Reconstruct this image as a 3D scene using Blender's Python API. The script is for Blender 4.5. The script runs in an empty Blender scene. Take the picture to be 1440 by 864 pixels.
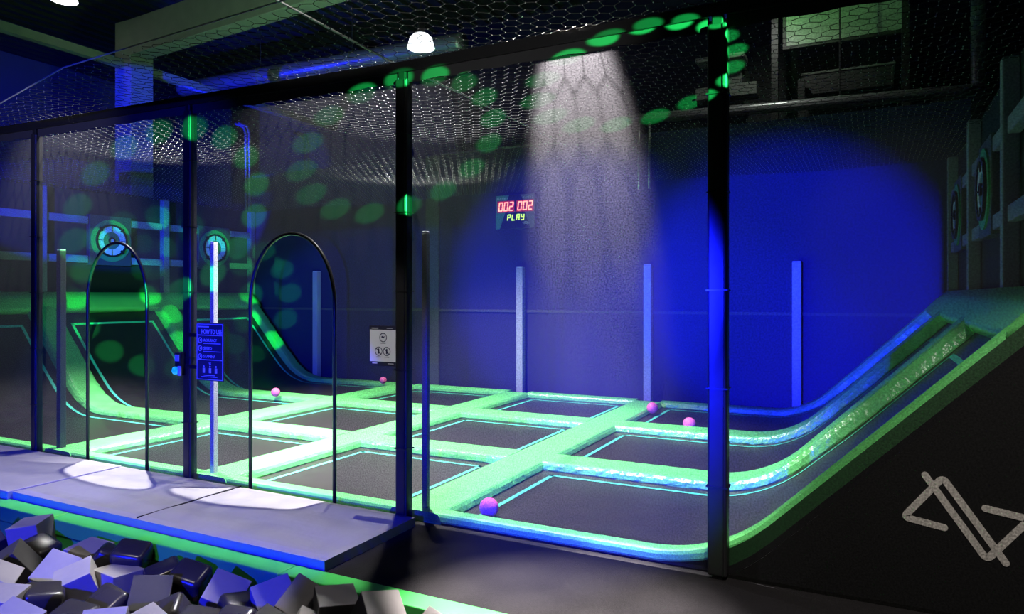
import bpy, bmesh, math, random
from mathutils import Vector, Matrix, Euler
random.seed(11)
PI = math.pi
S = bpy.context.scene
COL = S.collection
# ---------------------------------------------------------------- camera, world, exposure
cam_d = bpy.data.cameras.new('camera'); cam = bpy.data.objects.new('camera', cam_d); COL.objects.link(cam)
cam.location = (7.013, -4.334, 1.542)
cam.rotation_euler = (PI/2, 0, 0.473)
cam_d.sensor_width = 36.0; cam_d.lens = 36.0*991.5/1440
cam_d.shift_y = -(432-416.1)/1440
cam_d.clip_end = 100
S.camera = cam
S.view_settings.view_transform = 'Standard'; S.view_settings.look = 'None'
S.view_settings.gamma = 1; S.view_settings.use_curve_mapping = False
S.view_settings.exposure = 0.0
w = bpy.data.worlds.new('hall_air'); S.world = w; w.use_nodes = True
w.node_tree.nodes['Background'].inputs[0].default_value = (0.5, 0.6, 0.7, 1)
w.node_tree.nodes['Background'].inputs[1].default_value = 0.004

def spot(name, loc, target, power, color, size, blend=0.3, radius=0.05):
    d = bpy.data.lights.new(name, 'SPOT'); o = bpy.data.objects.new(name, d); COL.objects.link(o)
    o.location = loc; o.rotation_euler = (Vector(target)-Vector(loc)).to_track_quat('-Z', 'Y').to_euler()
    d.energy = power; d.color = color; d.spot_size = math.radians(size); d.spot_blend = blend; d.shadow_soft_size = radius
    return o
def gobo(name, loc, axis, alpha, phase, sg, power, color, dot=0.155, n=16):
    """a stage projector throwing a ring of n round dots"""
    loc = Vector(loc); A = Vector(axis).normalized()
    o = spot(name, loc, loc+A, power, color, math.degrees(alpha)*2*1.6, 0.0, 0.004)
    e1 = A.cross(Vector((0, 0, 1))).normalized(); e2 = e1.cross(A)
    d = o.data; d.use_nodes = True; nt = d.node_tree; N = nt.nodes; Lk = nt.links
    em = N['Emission']; geo = N.new('ShaderNodeNewGeometry')
    def dot_(v):
        m = N.new('ShaderNodeVectorMath'); m.operation = 'DOT_PRODUCT'
        Lk.new(geo.outputs['Incoming'], m.inputs[0]); m.inputs[1].default_value = tuple(v); return m.outputs['Value']
    def mt(op, a, b=None, c=None):
        m = N.new('ShaderNodeMath'); m.operation = op
        for i, x in enumerate((a, b, c)):
            if x is None: continue
            if hasattr(x, 'links'): Lk.new(x, m.inputs[i])
            else: m.inputs[i].default_value = x
        return m.outputs[0]
    SG = GOBO_SIGN
    ca = dot_(A*SG); c1 = dot_(e1*SG); c2 = dot_(e2*SG)
    th = mt('ARCCOSINE', mt('MINIMUM', ca, 1.0))
    az = mt('ARCTAN2', c2, c1)
    k = mt('MULTIPLY', mt('SUBTRACT', az, phase), n/(2*PI))
    fr = mt('SUBTRACT', mt('FRACT', mt('ADD', k, 100.5)), 0.5)
    dy = mt('MULTIPLY', fr, 2*PI/n/dot)
    dx = mt('MULTIPLY', mt('SUBTRACT', th, alpha), 1/(alpha*dot))
    r = mt('SQRT', mt('ADD', mt('MULTIPLY', dx, dx), mt('MULTIPLY', dy, dy)))
    mr = N.new('ShaderNodeMapRange'); mr.interpolation_type = 'SMOOTHSTEP'
    mr.inputs['From Min'].default_value = 1.12; mr.inputs['From Max'].default_value = 0.72
    Lk.new(r, mr.inputs['Value']); Lk.new(mr.outputs['Result'], em.inputs['Strength'])
    return o
GOBO_SIGN = 1
# ---- lamps of the hall, stage lights, and added fill spots
GREEN = (0.02, 1.0, 0.16)
gobo('dot_ring_light', (8.474, -3.116, 3.252), (-.831, .544, -.115), .085, 1.621, 1, 20000, GREEN)
gobo('dot_ring_light', (8.664, -1.66, 3.116), (-.888, .454, -.073), .085, 2.048, 1, 20000, GREEN)
gobo('dot_ring_light', (7.398, -4.588, 3.057), (-.797, .595, -.105), .097, 1.681, -1, 26000, GREEN)
BLUE = (0.004, 0.008, 1.0)
spot('blue_flood', (5.5, -5.0, 1.45), (5.2, -0.2, 0.8), 10000, BLUE, 29, 0.55, 0.03)
spot('blue_flood', (4.9, -5.1, 1.5), (5.33, -0.2, 1.58), 27000, BLUE, 22.8, 0.5, 0.03)
spot('blue_flood', (4.2, -6.4, 1.3), (2.2, -1.2, -0.1), 4000, BLUE, 43, 0.2, 0.012)
spot('blue_flood', (3.0, -5.6, 3.4), (0.5, -0.2, 1.6), 1500, BLUE, 46, 0.4, 0.03)  # extra flood added for the blue haze over the left netting
spot('blue_flood', (1.0, -6.2, 2.7), (-4.8, 3.8, 3.75), 26000, BLUE, 19, 0.2, 0.03)
spot('blue_flood', (-5.5, 5.0, 4.6), (-4.5, 7.0, 6.2), 500, BLUE, 120, 0.6, 0.05)  # uplight added to put blue on the duct's underside
spot('blue_flood', (-6.0, -2.0, 2.5), (-12.0, 6.5, 3.6), 3500, BLUE, 60, 0.9, 0.1)
spot('hall_and_fill_spot', (5.22, 0.30, 4.3), (5.52, -0.72, 1.0), 28000, (1.0, 0.9, 0.88), 25, 0.7, 0.03)
spot('hall_and_fill_spot', (-0.1, 0.6, 5.0), (-0.1, 1.0, 0), 3700, (1.0, 0.98, 0.98), 72, 0.5, 0.04)
spot('hall_and_fill_spot', (3.6, 0.5, 5.0), (3.4, 1.2, 0), 3900, (1.0, 0.98, 0.98), 82, 0.5, 0.04)
spot('hall_and_fill_spot', (1.5, 3.72, 4.7), (1.6, 3.4, 0), 2300, (1.0, 0.97, 0.93), 90, 0.6, 0.12)
spot('hall_and_fill_spot', (4.0, -3.6, 4.8), (2.6, -2.6, -0.3), 380, (1.0, 0.90, 0.80), 38, 0.6, 0.03)
spot('hall_and_fill_spot', (5.1, 0.12, 4.25), (5.1, -0.9, 3.2), 200, (1.0, 0.95, 0.9), 95, 0.8, 0.03)  # weak wide companion of the streak lamp, added to brighten canopy knots
spot('hall_and_fill_spot', (7.6, -3.6, 4.8), (7.4, -0.35, -0.1), 950, (1.0, 0.92, 0.84), 34, 0.6, 0.06)
spot('hall_and_fill_spot', (7.3, -4.6, 4.6), (7.1, 1.8, 0.6), 900, (1.0, 0.95, 0.9), 13, 0.7, 0.06)  # fill added for silvery highlights on the ramp pads' near sides
spot('hall_and_fill_spot', (3.9, -4.0, 4.6), (3.87, -0.2, 1.2), 420, (1.0, 0.95, 0.95), 11, 0.6, 0.05)
spot('hall_and_fill_spot', (0.8, -3.6, 1.9), (-0.1, -0.6, 3.3), 260, (0.9, 0.92, 1.0), 40, 0.7, 0.05)  # fill added below the canopy so its left knots glitter
spot('hall_and_fill_spot', (5.0, -3.4, 1.9), (4.9, -0.55, 3.3), 220, (1.0, 0.97, 0.93), 36, 0.7, 0.05)  # second fill added from below, for the knots over the right part
spot('green_wash', (2.0, 3.0, 2.9), (-3.6, 3.4, 1.35), 260, (0.1, 1.0, 0.25), 50, 0.9, 0.08)
spot('green_wash', (1.0, 1.2, 3.6), (-1.5, 3.6, 6.0), 200, (0.5, 1.0, 0.45), 100, 0.9, 0.08)  # green uplight added to bring out the concrete beam
spot('green_wash', (5.6, 6.6, 6.6), (6.5, 8.0, 6.3), 45, (0.4, 1.0, 0.35), 75, 0.6, 0.05)
spot('hall_and_fill_spot', (5.5, 6.7, 6.2), (5.5, 7.5, 4.5), 60, (0.95, 1.0, 0.9), 130, 0.8, 0.05)  # weak fill added to make the upper right duct show

# ---------------------------------------------------------------- helpers
def mat(name, col, rough=0.6, spec=0.5, metal=0.0, noise=0.0, nscale=20.0, bump=0.0, bscale=30.0, bdist=0.01, emit=None, estr=0.0, coat=0.0, stretch=None):
    m = bpy.data.materials.new(name); m.use_nodes = True; nt = m.node_tree; N = nt.nodes; L = nt.links
    b = N['Principled BSDF']
    b.inputs['Base Color'].default_value = (*col, 1); b.inputs['Roughness'].default_value = rough
    b.inputs['Specular IOR Level'].default_value = spec; b.inputs['Metallic'].default_value = metal
    b.inputs['Coat Weight'].default_value = coat
    tc = N.new('ShaderNodeTexCoord'); src = tc.outputs['Object']
    if stretch:
        mp = N.new('ShaderNodeMapping'); mp.inputs['Scale'].default_value = stretch; L.new(src, mp.inputs[0]); src = mp.outputs[0]
    if noise:
        n = N.new('ShaderNodeTexNoise'); n.inputs['Scale'].default_value = nscale; n.inputs['Detail'].default_value = 5; L.new(src, n.inputs['Vector'])
        mx = N.new('ShaderNodeMix'); mx.data_type = 'RGBA'; L.new(n.outputs['Fac'], mx.inputs['Factor'])
        mx.inputs['A'].default_value = (*[c*(1-noise) for c in col], 1); mx.inputs['B'].default_value = (*[min(1, c*(1+noise)) for c in col], 1)
        L.new(mx.outputs['Result'], b.inputs['Base Color'])
    if bump:
        n2 = N.new('ShaderNodeTexNoise'); n2.inputs['Scale'].default_value = bscale; n2.inputs['Detail'].default_value = 3; L.new(src, n2.inputs['Vector'])
        bp = N.new('ShaderNodeBump'); bp.inputs['Strength'].default_value = bump; bp.inputs['Distance'].default_value = bdist
        L.new(n2.outputs['Fac'], bp.inputs['Height']); L.new(bp.outputs['Normal'], b.inputs['Normal'])
    if emit:
        b.inputs['Emission Color'].default_value = (*emit, 1); b.inputs['Emission Strength'].default_value = estr
    return m

def net_mat(name, col, cover, var=0.0, spec=0.0):
    """fine knitted mesh, far finer than a pixel: part cloth, part holes"""
    m = bpy.data.materials.new(name); m.use_nodes = True; nt = m.node_tree; N = nt.nodes; L = nt.links
    N.remove(N['Principled BSDF']); out = N['Material Output']
    tr = N.new('ShaderNodeBsdfTransparent'); df = N.new('ShaderNodeBsdfDiffuse'); tl = N.new('ShaderNodeBsdfTranslucent')
    df.inputs[0].default_value = (*col, 1); tl.inputs[0].default_value = (*col, 1)
    a = N.new('ShaderNodeMixShader'); a.inputs[0].default_value = 0.5; L.new(df.outputs[0], a.inputs[1]); L.new(tl.outputs[0], a.inputs[2])
    mx = N.new('ShaderNodeMixShader'); L.new(tr.outputs[0], mx.inputs[1]); L.new(a.outputs[0], mx.inputs[2])
    tc = N.new('ShaderNodeTexCoord'); n = N.new('ShaderNodeTexNoise'); n.inputs['Scale'].default_value = 100; n.inputs['Detail'].default_value = 4
    L.new(tc.outputs['Object'], n.inputs['Vector'])
    mr = N.new('ShaderNodeMapRange'); mr.inputs['From Min'].default_value = 0.35; mr.inputs['From Max'].default_value = 0.65
    mr.inputs['To Min'].default_value = cover*(1-var); mr.inputs['To Max'].default_value = cover*(1+var)
    L.new(n.outputs['Fac'], mr.inputs['Value'])
    # knitted cloth has thickness: light crossing it at a slant meets more thread, open part = (1-cover)^(1/cos)
    g = N.new('ShaderNodeNewGeometry'); dt = N.new('ShaderNodeVectorMath'); dt.operation = 'DOT_PRODUCT'; L.new(g.outputs['Incoming'], dt.inputs[0]); L.new(g.outputs['Normal'], dt.inputs[1])
    def mm(op, a, b=None):
        q = N.new('ShaderNodeMath'); q.operation = op
        for i, x in enumerate((a, b)):
            if x is None: continue
            if hasattr(x, 'links'): L.new(x, q.inputs[i])
            else: q.inputs[i].default_value = x
        return q.outputs[0]
    ic = mm('DIVIDE', 1.0, mm('MAXIMUM', mm('ABSOLUTE', dt.outputs['Value']), 0.05))
    L.new(mm('SUBTRACT', 1.0, mm('POWER', mm('SUBTRACT', 1.0, mr.outputs[0]), ic)), mx.inputs[0]); L.new(mx.outputs[0], out.inputs[0])
    return m

M = dict(
 pad=mat('green_vinyl', (0.16, 0.72, 0.19), 0.40, 0.5, noise=0.06, nscale=3, bump=0.25, bscale=9, bdist=0.01),
 padside=mat('green_vinyl_gathered', (0.17, 0.72, 0.21), 0.25, 0.9, bump=0.55, bscale=26, bdist=0.02),
 border=mat('green_foam_pad', (0.05, 0.52, 0.08), 0.45, 0.4, noise=0.05, nscale=4, bump=0.15, bscale=8),
 bed=mat('black_jump_fabric', (0.024, 0.020, 0.021), 0.40, 0.8, noise=0.3, nscale=6, bump=0.08, bscale=160, bdist=0.002),
 stripe=mat('turquoise_webbing', (0.10, 0.72, 0.52), 0.6),
 black=mat('black_powder_coat', (0.008, 0.008, 0.009), 0.35, 0.5),
 sleeve=mat('black_post_sleeve', (0.012, 0.012, 0.013), 0.4, 0.4, bump=0.25, bscale=9, stretch=(1, 1, .4)),
 tie=mat('silver_cable_tie', (0.6, 0.6, 0.62), 0.3),
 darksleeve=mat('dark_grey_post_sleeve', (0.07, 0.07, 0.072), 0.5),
 greysleeve=mat('grey_post_sleeve', (0.45, 0.44, 0.46), 0.5, noise=0.05, nscale=8),
 matgrey=mat('grey_gym_mat', (0.29, 0.275, 0.29), 0.42, 0.5, noise=0.06, nscale=2.5, bump=0.35, bscale=5, bdist=0.02),
 carpet=mat('black_speckled_carpet', (0.010, 0.009, 0.010), 0.9, 0.2, noise=0.95, nscale=140, bump=0.6, bscale=200, bdist=0.004),
 wall=mat('black_wall_cloth', (0.022, 0.022, 0.024), 0.85, 0.15, noise=0.15, nscale=2),
 court=mat('dark_navy_court_screen', (0.042, 0.038, 0.10), 0.8, 0.2, noise=0.25, nscale=120),
 seam=mat('grey_screen_seam', (0.09, 0.09, 0.10), 0.8),
 hall=mat('hall_cladding', (0.02, 0.022, 0.024), 0.7, 0.3, noise=0.2, nscale=1),
 hallblue=mat('hall_plaster', (0.16, 0.16, 0.17), 0.8, 0.2, noise=0.1, nscale=1.5),
 ceil=mat('corrugated_roof_steel', (0.03, 0.034, 0.032), 0.6, 0.3),
 concrete=mat('concrete', (0.15, 0.17, 0.145), 0.8, 0.3, noise=0.2, nscale=5, bump=0.2, bscale=12),
 zinc=mat('galvanised_duct', (0.35, 0.36, 0.36), 0.35, 0.5, metal=0.6, noise=0.1, nscale=6),
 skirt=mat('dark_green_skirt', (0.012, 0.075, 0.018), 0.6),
 board=mat('black_side_board', (0.006, 0.006, 0.0055), 0.7, 0.2, noise=0.1, nscale=3),
 logo=mat('warm_white_line', (0.80, 0.76, 0.70), 0.5),
 frame=mat('grey_frame_pad', (0.19, 0.19, 0.21), 0.6),
 tboard=mat('target_board', (0.05, 0.055, 0.055), 0.6),
 tgreen=mat('target_ring_green', (0.05, 0.30, 0.09), 0.5),
 tblack=mat('target_ring_black', (0.008, 0.008, 0.008), 0.5),
 twhite=mat('target_ring_frosted', (0.62, 0.68, 0.70), 0.4),
 tcore=mat('target_core_green', (0.07, 0.20, 0.09), 0.5),
 cube=mat('grey_foam', (0.19, 0.18, 0.175), 0.9, 0.2, noise=0.08, nscale=30),
 cubeblack=mat('black_foam', (0.03, 0.029, 0.028), 0.85, 0.2, noise=0.1, nscale=30),
 vinyl=mat('black_glossy_vinyl', (0.022, 0.020, 0.020), 0.27, 0.45, bump=0.12, bscale=10),
 pink=mat('pink_ball', (0.90, 0.17, 0.42), 0.45, 0.4, bump=0.1, bscale=60),
 rope=mat('net_cord', (0.03, 0.031, 0.03), 0.8, 0.15),
 knot=mat('net_knot', (0.30, 0.30, 0.30), 0.3, 0.6),
 cable=mat('steel_cable', (0.2, 0.2, 0.19), 0.4, 0.5),
 net=net_mat('fine_black_netting', (0.03, 0.03, 0.033), 0.30, 0.5),
 lamp=mat('lamp_glow', (1, 1, 1), emit=(1, 0.99, 0.96), estr=9),
 lamprim=mat('lamp_reflector', (0.8, 0.8, 0.8), 0.3, emit=(0.9, 0.95, 1.0), estr=2.2),
 red=mat('red_led', (0.9, 0.1, 0.05), emit=(1.0, 0.34, 0.22), estr=2.8),
 redoff=mat('red_led_glass', (0.16, 0.015, 0.02), 0.3, emit=(0.6, 0.02, 0.04), estr=0.6),
 lime=mat('lime_led', (0.5, 0.9, 0.1), emit=(0.6, 1.0, 0.10), estr=1.8),
 sbody=mat('scoreboard_black', (0.015, 0.015, 0.02), 0.5),
 sgreen=mat('scoreboard_green_vinyl', (0.10, 0.34, 0.24), 0.5),
 sgrey=mat('scoreboard_grey_vinyl', (0.22, 0.20, 0.25), 0.5),
 white=mat('white_print', (0.75, 0.75, 0.78), 0.6),
 paper=mat('white_paper', (0.74, 0.74, 0.78), 0.6),
 navy=mat('navy_sign_panel', (0.02, 0.02, 0.045), 0.4),
 ink=mat('dark_ink', (0.03, 0.03, 0.08), 0.6),
 teal=mat('turquoise_button', (0.05, 0.5, 0.5), 0.3, emit=(0.0, 0.75, 0.8), estr=0.35),
 exitg=mat('exit_sign_glow', (0.1, 0.8, 0.4), emit=(0.1, 1.0, 0.45), estr=1.6),
 roofglass=mat('frosted_window', (0.34, 0.42, 0.33), 0.4, noise=0.35, nscale=1.2, stretch=(.3, 1, 5)),
 dark=mat('dark_steel', (0.03, 0.032, 0.03), 0.5),
)

class MB:
    def __init__(s): s.v = []; s.f = []; s.mi = []; s.cur = 0
    def add(s, vs, fs):
        n = len(s.v); s.v += [tuple(v) for v in vs]; s.f += [tuple(i+n for i in f) for f in fs]; s.mi += [s.cur]*len(fs)
    def box(s, lo, hi, rot=None):
        (a, b, c), (d, e, f) = lo, hi
        s.add([(a,b,c),(d,b,c),(d,e,c),(a,e,c),(a,b,f),(d,b,f),(d,e,f),(a,e,f)],
              [(3,2,1,0),(4,5,6,7),(0,1,5,4),(1,2,6,5),(2,3,7,6),(3,0,4,7)])
    def quad(s, a, b, c, d): s.add([a,b,c,d], [(0,1,2,3)])
    def tube(s, pts, r, n=8, caps=True, closed=False):
        pts = [Vector(p) for p in pts]; rings = []; prev = None; m = len(pts)
        for i, p in enumerate(pts):
            if closed: d = (pts[(i+1) % m]-pts[i-1])
            else: d = (pts[min(i+1, m-1)]-pts[max(i-1, 0)])
            d.normalize()
            ref = prev if prev is not None else (Vector((0,0,1)) if abs(d.z) < .9 else Vector((1,0,0)))
            u = (ref - d*ref.dot(d)); u = u.normalized() if u.length > 1e-6 else d.orthogonal().normalized()
            prev = u; wv = d.cross(u)
            rr = r[i] if isinstance(r, (list, tuple)) else r
            rings.append([p + (u*math.cos(2*PI*k/n)+wv*math.sin(2*PI*k/n))*rr for k in range(n)])
        vs = [q for g in rings for q in g]; fs = []
        for i in range(m if closed else m-1):
            j = (i+1) % m
            for k in range(n): fs.append((i*n+k, i*n+(k+1) % n, j*n+(k+1) % n, j*n+k))
        if caps and not closed: fs += [tuple(range(n-1, -1, -1)), tuple((m-1)*n+k for k in range(n))]
        s.add(vs, fs)
    def lathe(s, prof, c, axis='z', n=32):
        vs = []; fs = []
        for (r, h) in prof:
            for k in range(n):
                a = 2*PI*k/n; x, y = r*math.cos(a), r*math.sin(a)
                vs.append({'z': (c[0]+x, c[1]+y, c[2]+h), 'x': (c[0]+h, c[1]+x, c[2]+y), 'y': (c[0]+x, c[1]+h, c[2]+y)}[axis])
        for i in range(len(prof)-1):
            for k in range(n): fs.append((i*n+k, i*n+(k+1) % n, (i+1)*n+(k+1) % n, (i+1)*n+k))
        s.add(vs, fs)
    def build(s, name, m, parent=None, smooth=False, bevel=0.0, seg=2, recalc=True):
        me = bpy.data.meshes.new(name); off = Vector(parent['_base']) if parent is not None else Vector((0,0,0))
        if parent is None:
            xs = [v[0] for v in s.v]; ys = [v[1] for v in s.v]; zs = [v[2] for v in s.v]
            off = Vector(((min(xs)+max(xs))/2, (min(ys)+max(ys))/2, min(zs)))
        me.from_pydata([Vector(v)-off for v in s.v], [], s.f)
        ms = m if isinstance(m, list) else [m]
        for q in ms: me.materials.append(q)
        if len(ms) > 1:
            for p, i in zip(me.polygons, s.mi): p.material_index = i
        if bevel or recalc:
            bm = bmesh.new(); bm.from_mesh(me)
            if recalc: bmesh.ops.recalc_face_normals(bm, faces=bm.faces)
            if bevel: bmesh.ops.bevel(bm, geom=list(bm.edges), offset=bevel, segments=seg, affect='EDGES', profile=0.5)
            bm.to_mesh(me); bm.free()
        if smooth:
            for p in me.polygons: p.use_smooth = True
        o = bpy.data.objects.new(name, me); COL.objects.link(o)
        if parent is not None:
            o.parent = parent; o['_base'] = parent['_base']
        else:
            o.location = off; o['_base'] = tuple(off)
        return o
def sub(o):            # children of a part keep their own coordinates from the thing's base
    return o
def thing(name, label, cat, base, group=None):
    o = bpy.data.objects.new(name, None); COL.objects.link(o); o.location = base; o.empty_display_size = 0.1
    o['_base'] = tuple(base); o['label'] = label; o['category'] = cat
    if group: o['group'] = group
    return o
def tag(o, label, cat, group=None, kind=None):
    o['label'] = label; o['category'] = cat
    if group: o['group'] = group
    if kind: o['kind'] = kind
    return o
def struct(o): o['kind'] = 'structure'; return o
def text(s, size, org, ex, ez, m, parent, name='lettering', bold=0.0, align='LEFT', width=None):
    cu = bpy.data.curves.new(name, 'FONT'); cu.body = s; cu.size = size; cu.align_x = align; cu.extrude = 0.0008; cu.offset = bold; cu.resolution_u = 2
    t = bpy.data.objects.new('t', cu); COL.objects.link(t)
    bpy.context.view_layer.update()
    me = bpy.data.meshes.new_from_object(t.evaluated_get(bpy.context.evaluated_depsgraph_get()))
    COL.objects.unlink(t); bpy.data.objects.remove(t); me.name = name
    ex = Vector(ex).normalized(); ez = Vector(ez).normalized(); ey = ex.cross(ez); base = Vector(parent['_base'])
    k = 1.0
    if width:
        xs = [v.co.x for v in me.vertices]; k = width/(max(xs)-min(xs))
    for v in me.vertices:
        p = Vector(org)+ex*v.co.x*k+ez*v.co.y-ey*v.co.z
        v.co = p-base
    me.materials.clear(); me.materials.append(m)
    o = bpy.data.objects.new(name, me); COL.objects.link(o); o.parent = parent; o['_base'] = parent['_base']
    return o
FOAM = [('c', 0.21, 1.74, -1.45, -0.12, 0.087, -0.14, 0.524),
        ('c', 0.21, 2.07, -1.75, -0.18, 0.611, 0.175, -0.698),
        ('r', 0.2, 1.93, -1.5, -0.18, 0.175, 0.349, 0.175),
        ('c', 0.21, 2.5, -1.7, -0.18, 0.698, 0.262, 0.349),
        ('c', 0.21, 2.761, -1.746, -0.177, 0.209, -0.349, 0.908),
        ('c', 0.21, 2.41, -1.46, -0.18, 0.087, 0.087, 0.14),
        ('r', 0.2, 2.818, -1.445, -0.09, 0.349, 0.175, 0.524),
        ('c', 0.21, 2.886, -1.59, -0.21, -0.087, 0.07, 0.0),
        ('c', 0.21, 3.325, -1.684, -0.18, 0.733, 0.14, 0.838),
        ('r', 0.2, 2.626, -1.455, -0.15, 0.0, 0.524, 0.698),
        ('r', 0.2, 3.14, -1.45, -0.16, 0.175, -0.262, 1.047),
        ('r', 0.2, 3.37, -1.45, -0.13, 0.436, 0.262, 0.349),
        ('c', 0.21, 3.68, -1.48, -0.18, 0.524, 0.436, 0.611),
        ('r', 0.2, 3.878, -1.54, -0.185, 0.349, 0.175, 1.222),
        ('c', 0.21, 4.052, -1.445, -0.155, 0.611, -0.175, 1.047),
        ('c', 0.21, 4.254, -1.45, -0.115, 0.698, 0.524, 0.349),
        ('c', 0.21, 4.484, -1.445, -0.107, 0.14, 0.087, 0.873),
        ('c', 0.21, 4.769, -1.445, -0.09, 0.524, 0.175, 1.047),
        ('c', 0.21, 2.688, -2.14, -0.18, 0.087, 0.087, 0.524),
        ('r', 0.2, 2.762, -1.951, -0.18, 0.175, 0.175, 1.047),
        ('r', 0.2, 3.197, -2.036, -0.18, 0.175, 0.175, 0.349),
        ('r', 0.2, 3.184, -1.832, -0.18, 0.524, 0.175, 0.0),
        ('r', 0.2, 3.6, -1.77, -0.18, 0.349, -0.436, 0.524),
        ('r', 0.2, 3.829, -1.769, -0.18, 0.0, 0.175, 0.524),
        ('r', 0.2, 4.017, -1.689, -0.18, 0.349, 0.0, 0.175),
        ('c', 0.21, 1.49, -1.63, -0.18, 0.349, 0.524, 0.0),
        ('c', 0.21, 2.27, -1.97, -0.18, 0.175, 0.524, 0.873),
        ('c', 0.21, 3.025, -2.25, -0.18, 0.349, 0.349, 0.349),
        ('r', 0.2, 3.229, -2.237, -0.18, 0.0, 0.0, 0.524),
        ('c', 0.21, 3.521, -2.082, -0.18, 0.524, 0.0, 0.698),
        ('c', 0.21, 3.701, -1.988, -0.18, 0.0, 0.524, 0.175),
        ('c', 0.21, 4.458, -1.629, -0.188, 0.349, 0.524, 0.698),
        ('r', 0.2, 4.654, -1.574, -0.194, 0.349, 0.175, 0.349),
        ('c', 0.21, 4.275, -1.718, -0.179, 0.175, 0.349, 0.175),
        ('c', 0.21, 5.104, -1.445, -0.133, 0.524, 0.349, 0.0),
        ('c', 0.2, 0.9, -1.52, -0.424, -0.21, 0.081, 0.515),
        ('c', 0.2, 1.16, -1.52, -0.421, 0.046, 0.278, -0.512),
        ('r', 0.2, 1.42, -1.52, -0.413, -0.283, -0.132, 0.148),
        ('c', 0.2, 1.68, -1.78, -0.439, -0.262, 0.212, 0.686),
        ('c', 0.2, 1.68, -1.52, -0.436, -0.26, 0.238, -0.672),
        ('c', 0.2, 1.94, -1.78, -0.43, 0.299, -0.114, -0.592),
        ('r', 0.2, 1.94, -1.52, -0.429, 0.269, 0.283, -0.292),
        ('c', 0.2, 2.2, -2.04, -0.414, -0.073, -0.024, 0.028),
        ('r', 0.2, 2.2, -1.78, -0.415, 0.109, -0.238, 0.662),
        ('r', 0.2, 2.2, -1.52, -0.439, 0.081, 0.129, 0.611),
        ('c', 0.2, 2.46, -2.04, -0.411, -0.111, -0.074, 0.125),
        ('c', 0.2, 2.46, -1.78, -0.448, 0.076, -0.02, 0.251),
        ('c', 0.2, 2.46, -1.52, -0.426, -0.133, -0.006, 0.125),
        ('r', 0.2, 2.72, -1.78, -0.439, 0.172, -0.237, 0.438),
        ('r', 0.2, 2.72, -1.52, -0.423, -0.221, 0.0, 0.215),
        ('c', 0.2, 2.98, -1.78, -0.447, 0.145, -0.169, 0.096),
        ('c', 0.2, 2.98, -1.52, -0.441, -0.227, 0.018, -0.433),
        ('c', 0.2, 3.24, -1.52, -0.413, -0.206, -0.297, 0.621),
        ('c', 0.2, 3.5, -1.52, -0.445, -0.153, -0.279, 0.424)]
NTOP = 35
# ---------------------------------------------------------------- setting
FZ = -0.075          # carpet level
YN = -0.20           # plane of the front net
b = MB(); b.box((-12, -1.17, -0.9), (12, -0.06, FZ)); struct(b.build('floor', M['carpet']))
b = MB(); b.box((-12, -6.6, -0.9), (-0.35, -1.17, FZ)); b.box((5.35, -6.6, -0.9), (12, -1.17, FZ)); struct(b.build('floor', M['carpet']))
b = MB(); b.box((-0.35, -2.95, -0.9), (5.35, -1.17, -0.62)); struct(b.build('floor', M['wall']))
b = MB(); b.box((-12, -0.06, -0.9), (12, 9.2, -0.8)); struct(b.build('floor', M['wall']))
b = MB(); b.box((-4.5, 6.1, -0.8), (8.1, 6.16, 4.0)); struct(b.build('wall_back', M['court']))
b = MB(); b.box((-4.46, -2.5, -0.8), (-4.3, 6.1, 3.27)); struct(b.build('wall_left', M['wall']))
b = MB(); b.box((7.95, -0.13, -0.8), (8.1, 6.1, 3.27)); struct(b.build('wall_right', M['wall']))
b = MB(); b.box((-12.2, 9.2, -0.9), (12.2, 9.4, 7.6)); struct(b.build('wall_far', M['hall']))
b = MB(); b.box((-12.2, -6.8, -0.9), (-12, 9.2, 7.6)); struct(b.build('wall_hall_left', M['hallblue']))
b = MB(); b.box((12, -6.8, -0.9), (12.2, 9.2, 7.6)); struct(b.build('wall_hall_right', M['hall']))
# corrugated ceiling
b = MB(); xs = []
x = -12.2
prof = []
while x < 12.2:
    prof += [(x, 7.5), (x+.14, 7.5), (x+.17, 7.56), (x+.31, 7.56)]; x += .34
for (x0, z0), (x1, z1) in zip(prof[:-1], prof[1:]): b.quad((x0, -6.8, z0), (x1, -6.8, z1), (x1, 9.4, z1), (x0, 9.4, z0))
struct(b.build('ceiling', M['ceil'], recalc=False))
# seam band and pilasters of the back screen
b = MB(); b.box((-4.3, 6.08, 1.27), (7.9, 6.1, 1.31)); struct(b.build('trim_1', M['seam']))
b = MB(); b.box((-0.02, 6.06, -0.8), (0.25, 6.1, 4.0)); struct(b.build('trim_2', M['seam']))

# ---------------------------------------------------------------- trampoline court
COLS = [('A', None, -0.458), ('B', 0.0, 1.711), ('C', 2.169, 3.85), ('D', 4.305, None)]
ROWS = [(0.0, 1.604), (2.031, 3.665), (4.096, 5.70)]
LINES = [(-0.14, 0.0), (1.604, 2.031), (3.665, 4.096), (5.70, 5.97)]
EB = 0.044; HD = 0.063
def ramp(side):
    """centre line (x, z, nx, nz) from the flat outwards, arc of radius 1 then straight"""
    x0, ang, top = (-2.66, 47.2, 1.60) if side < 0 else (6.20, 44.5, 1.60)
    a = math.radians(ang); t = math.tan(a/2); out = []
    xs = x0 - side*t
    for k in range(0, 13):
        q = a*k/12; out.append((xs + side*math.sin(q), 1-math.cos(q), -side*math.sin(q), math.cos(q)))
    x1, z1 = out[-1][0], out[-1][1]; ln = (top-z1)/math.sin(a)
    for k in range(1, 21):
        d = ln*k/20; out.append((x1+side*math.cos(a)*d, z1+math.sin(a)*d, -side*math.sin(a), math.cos(a)))
    return out
RL = ramp(-1); RR = ramp(1)
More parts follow.
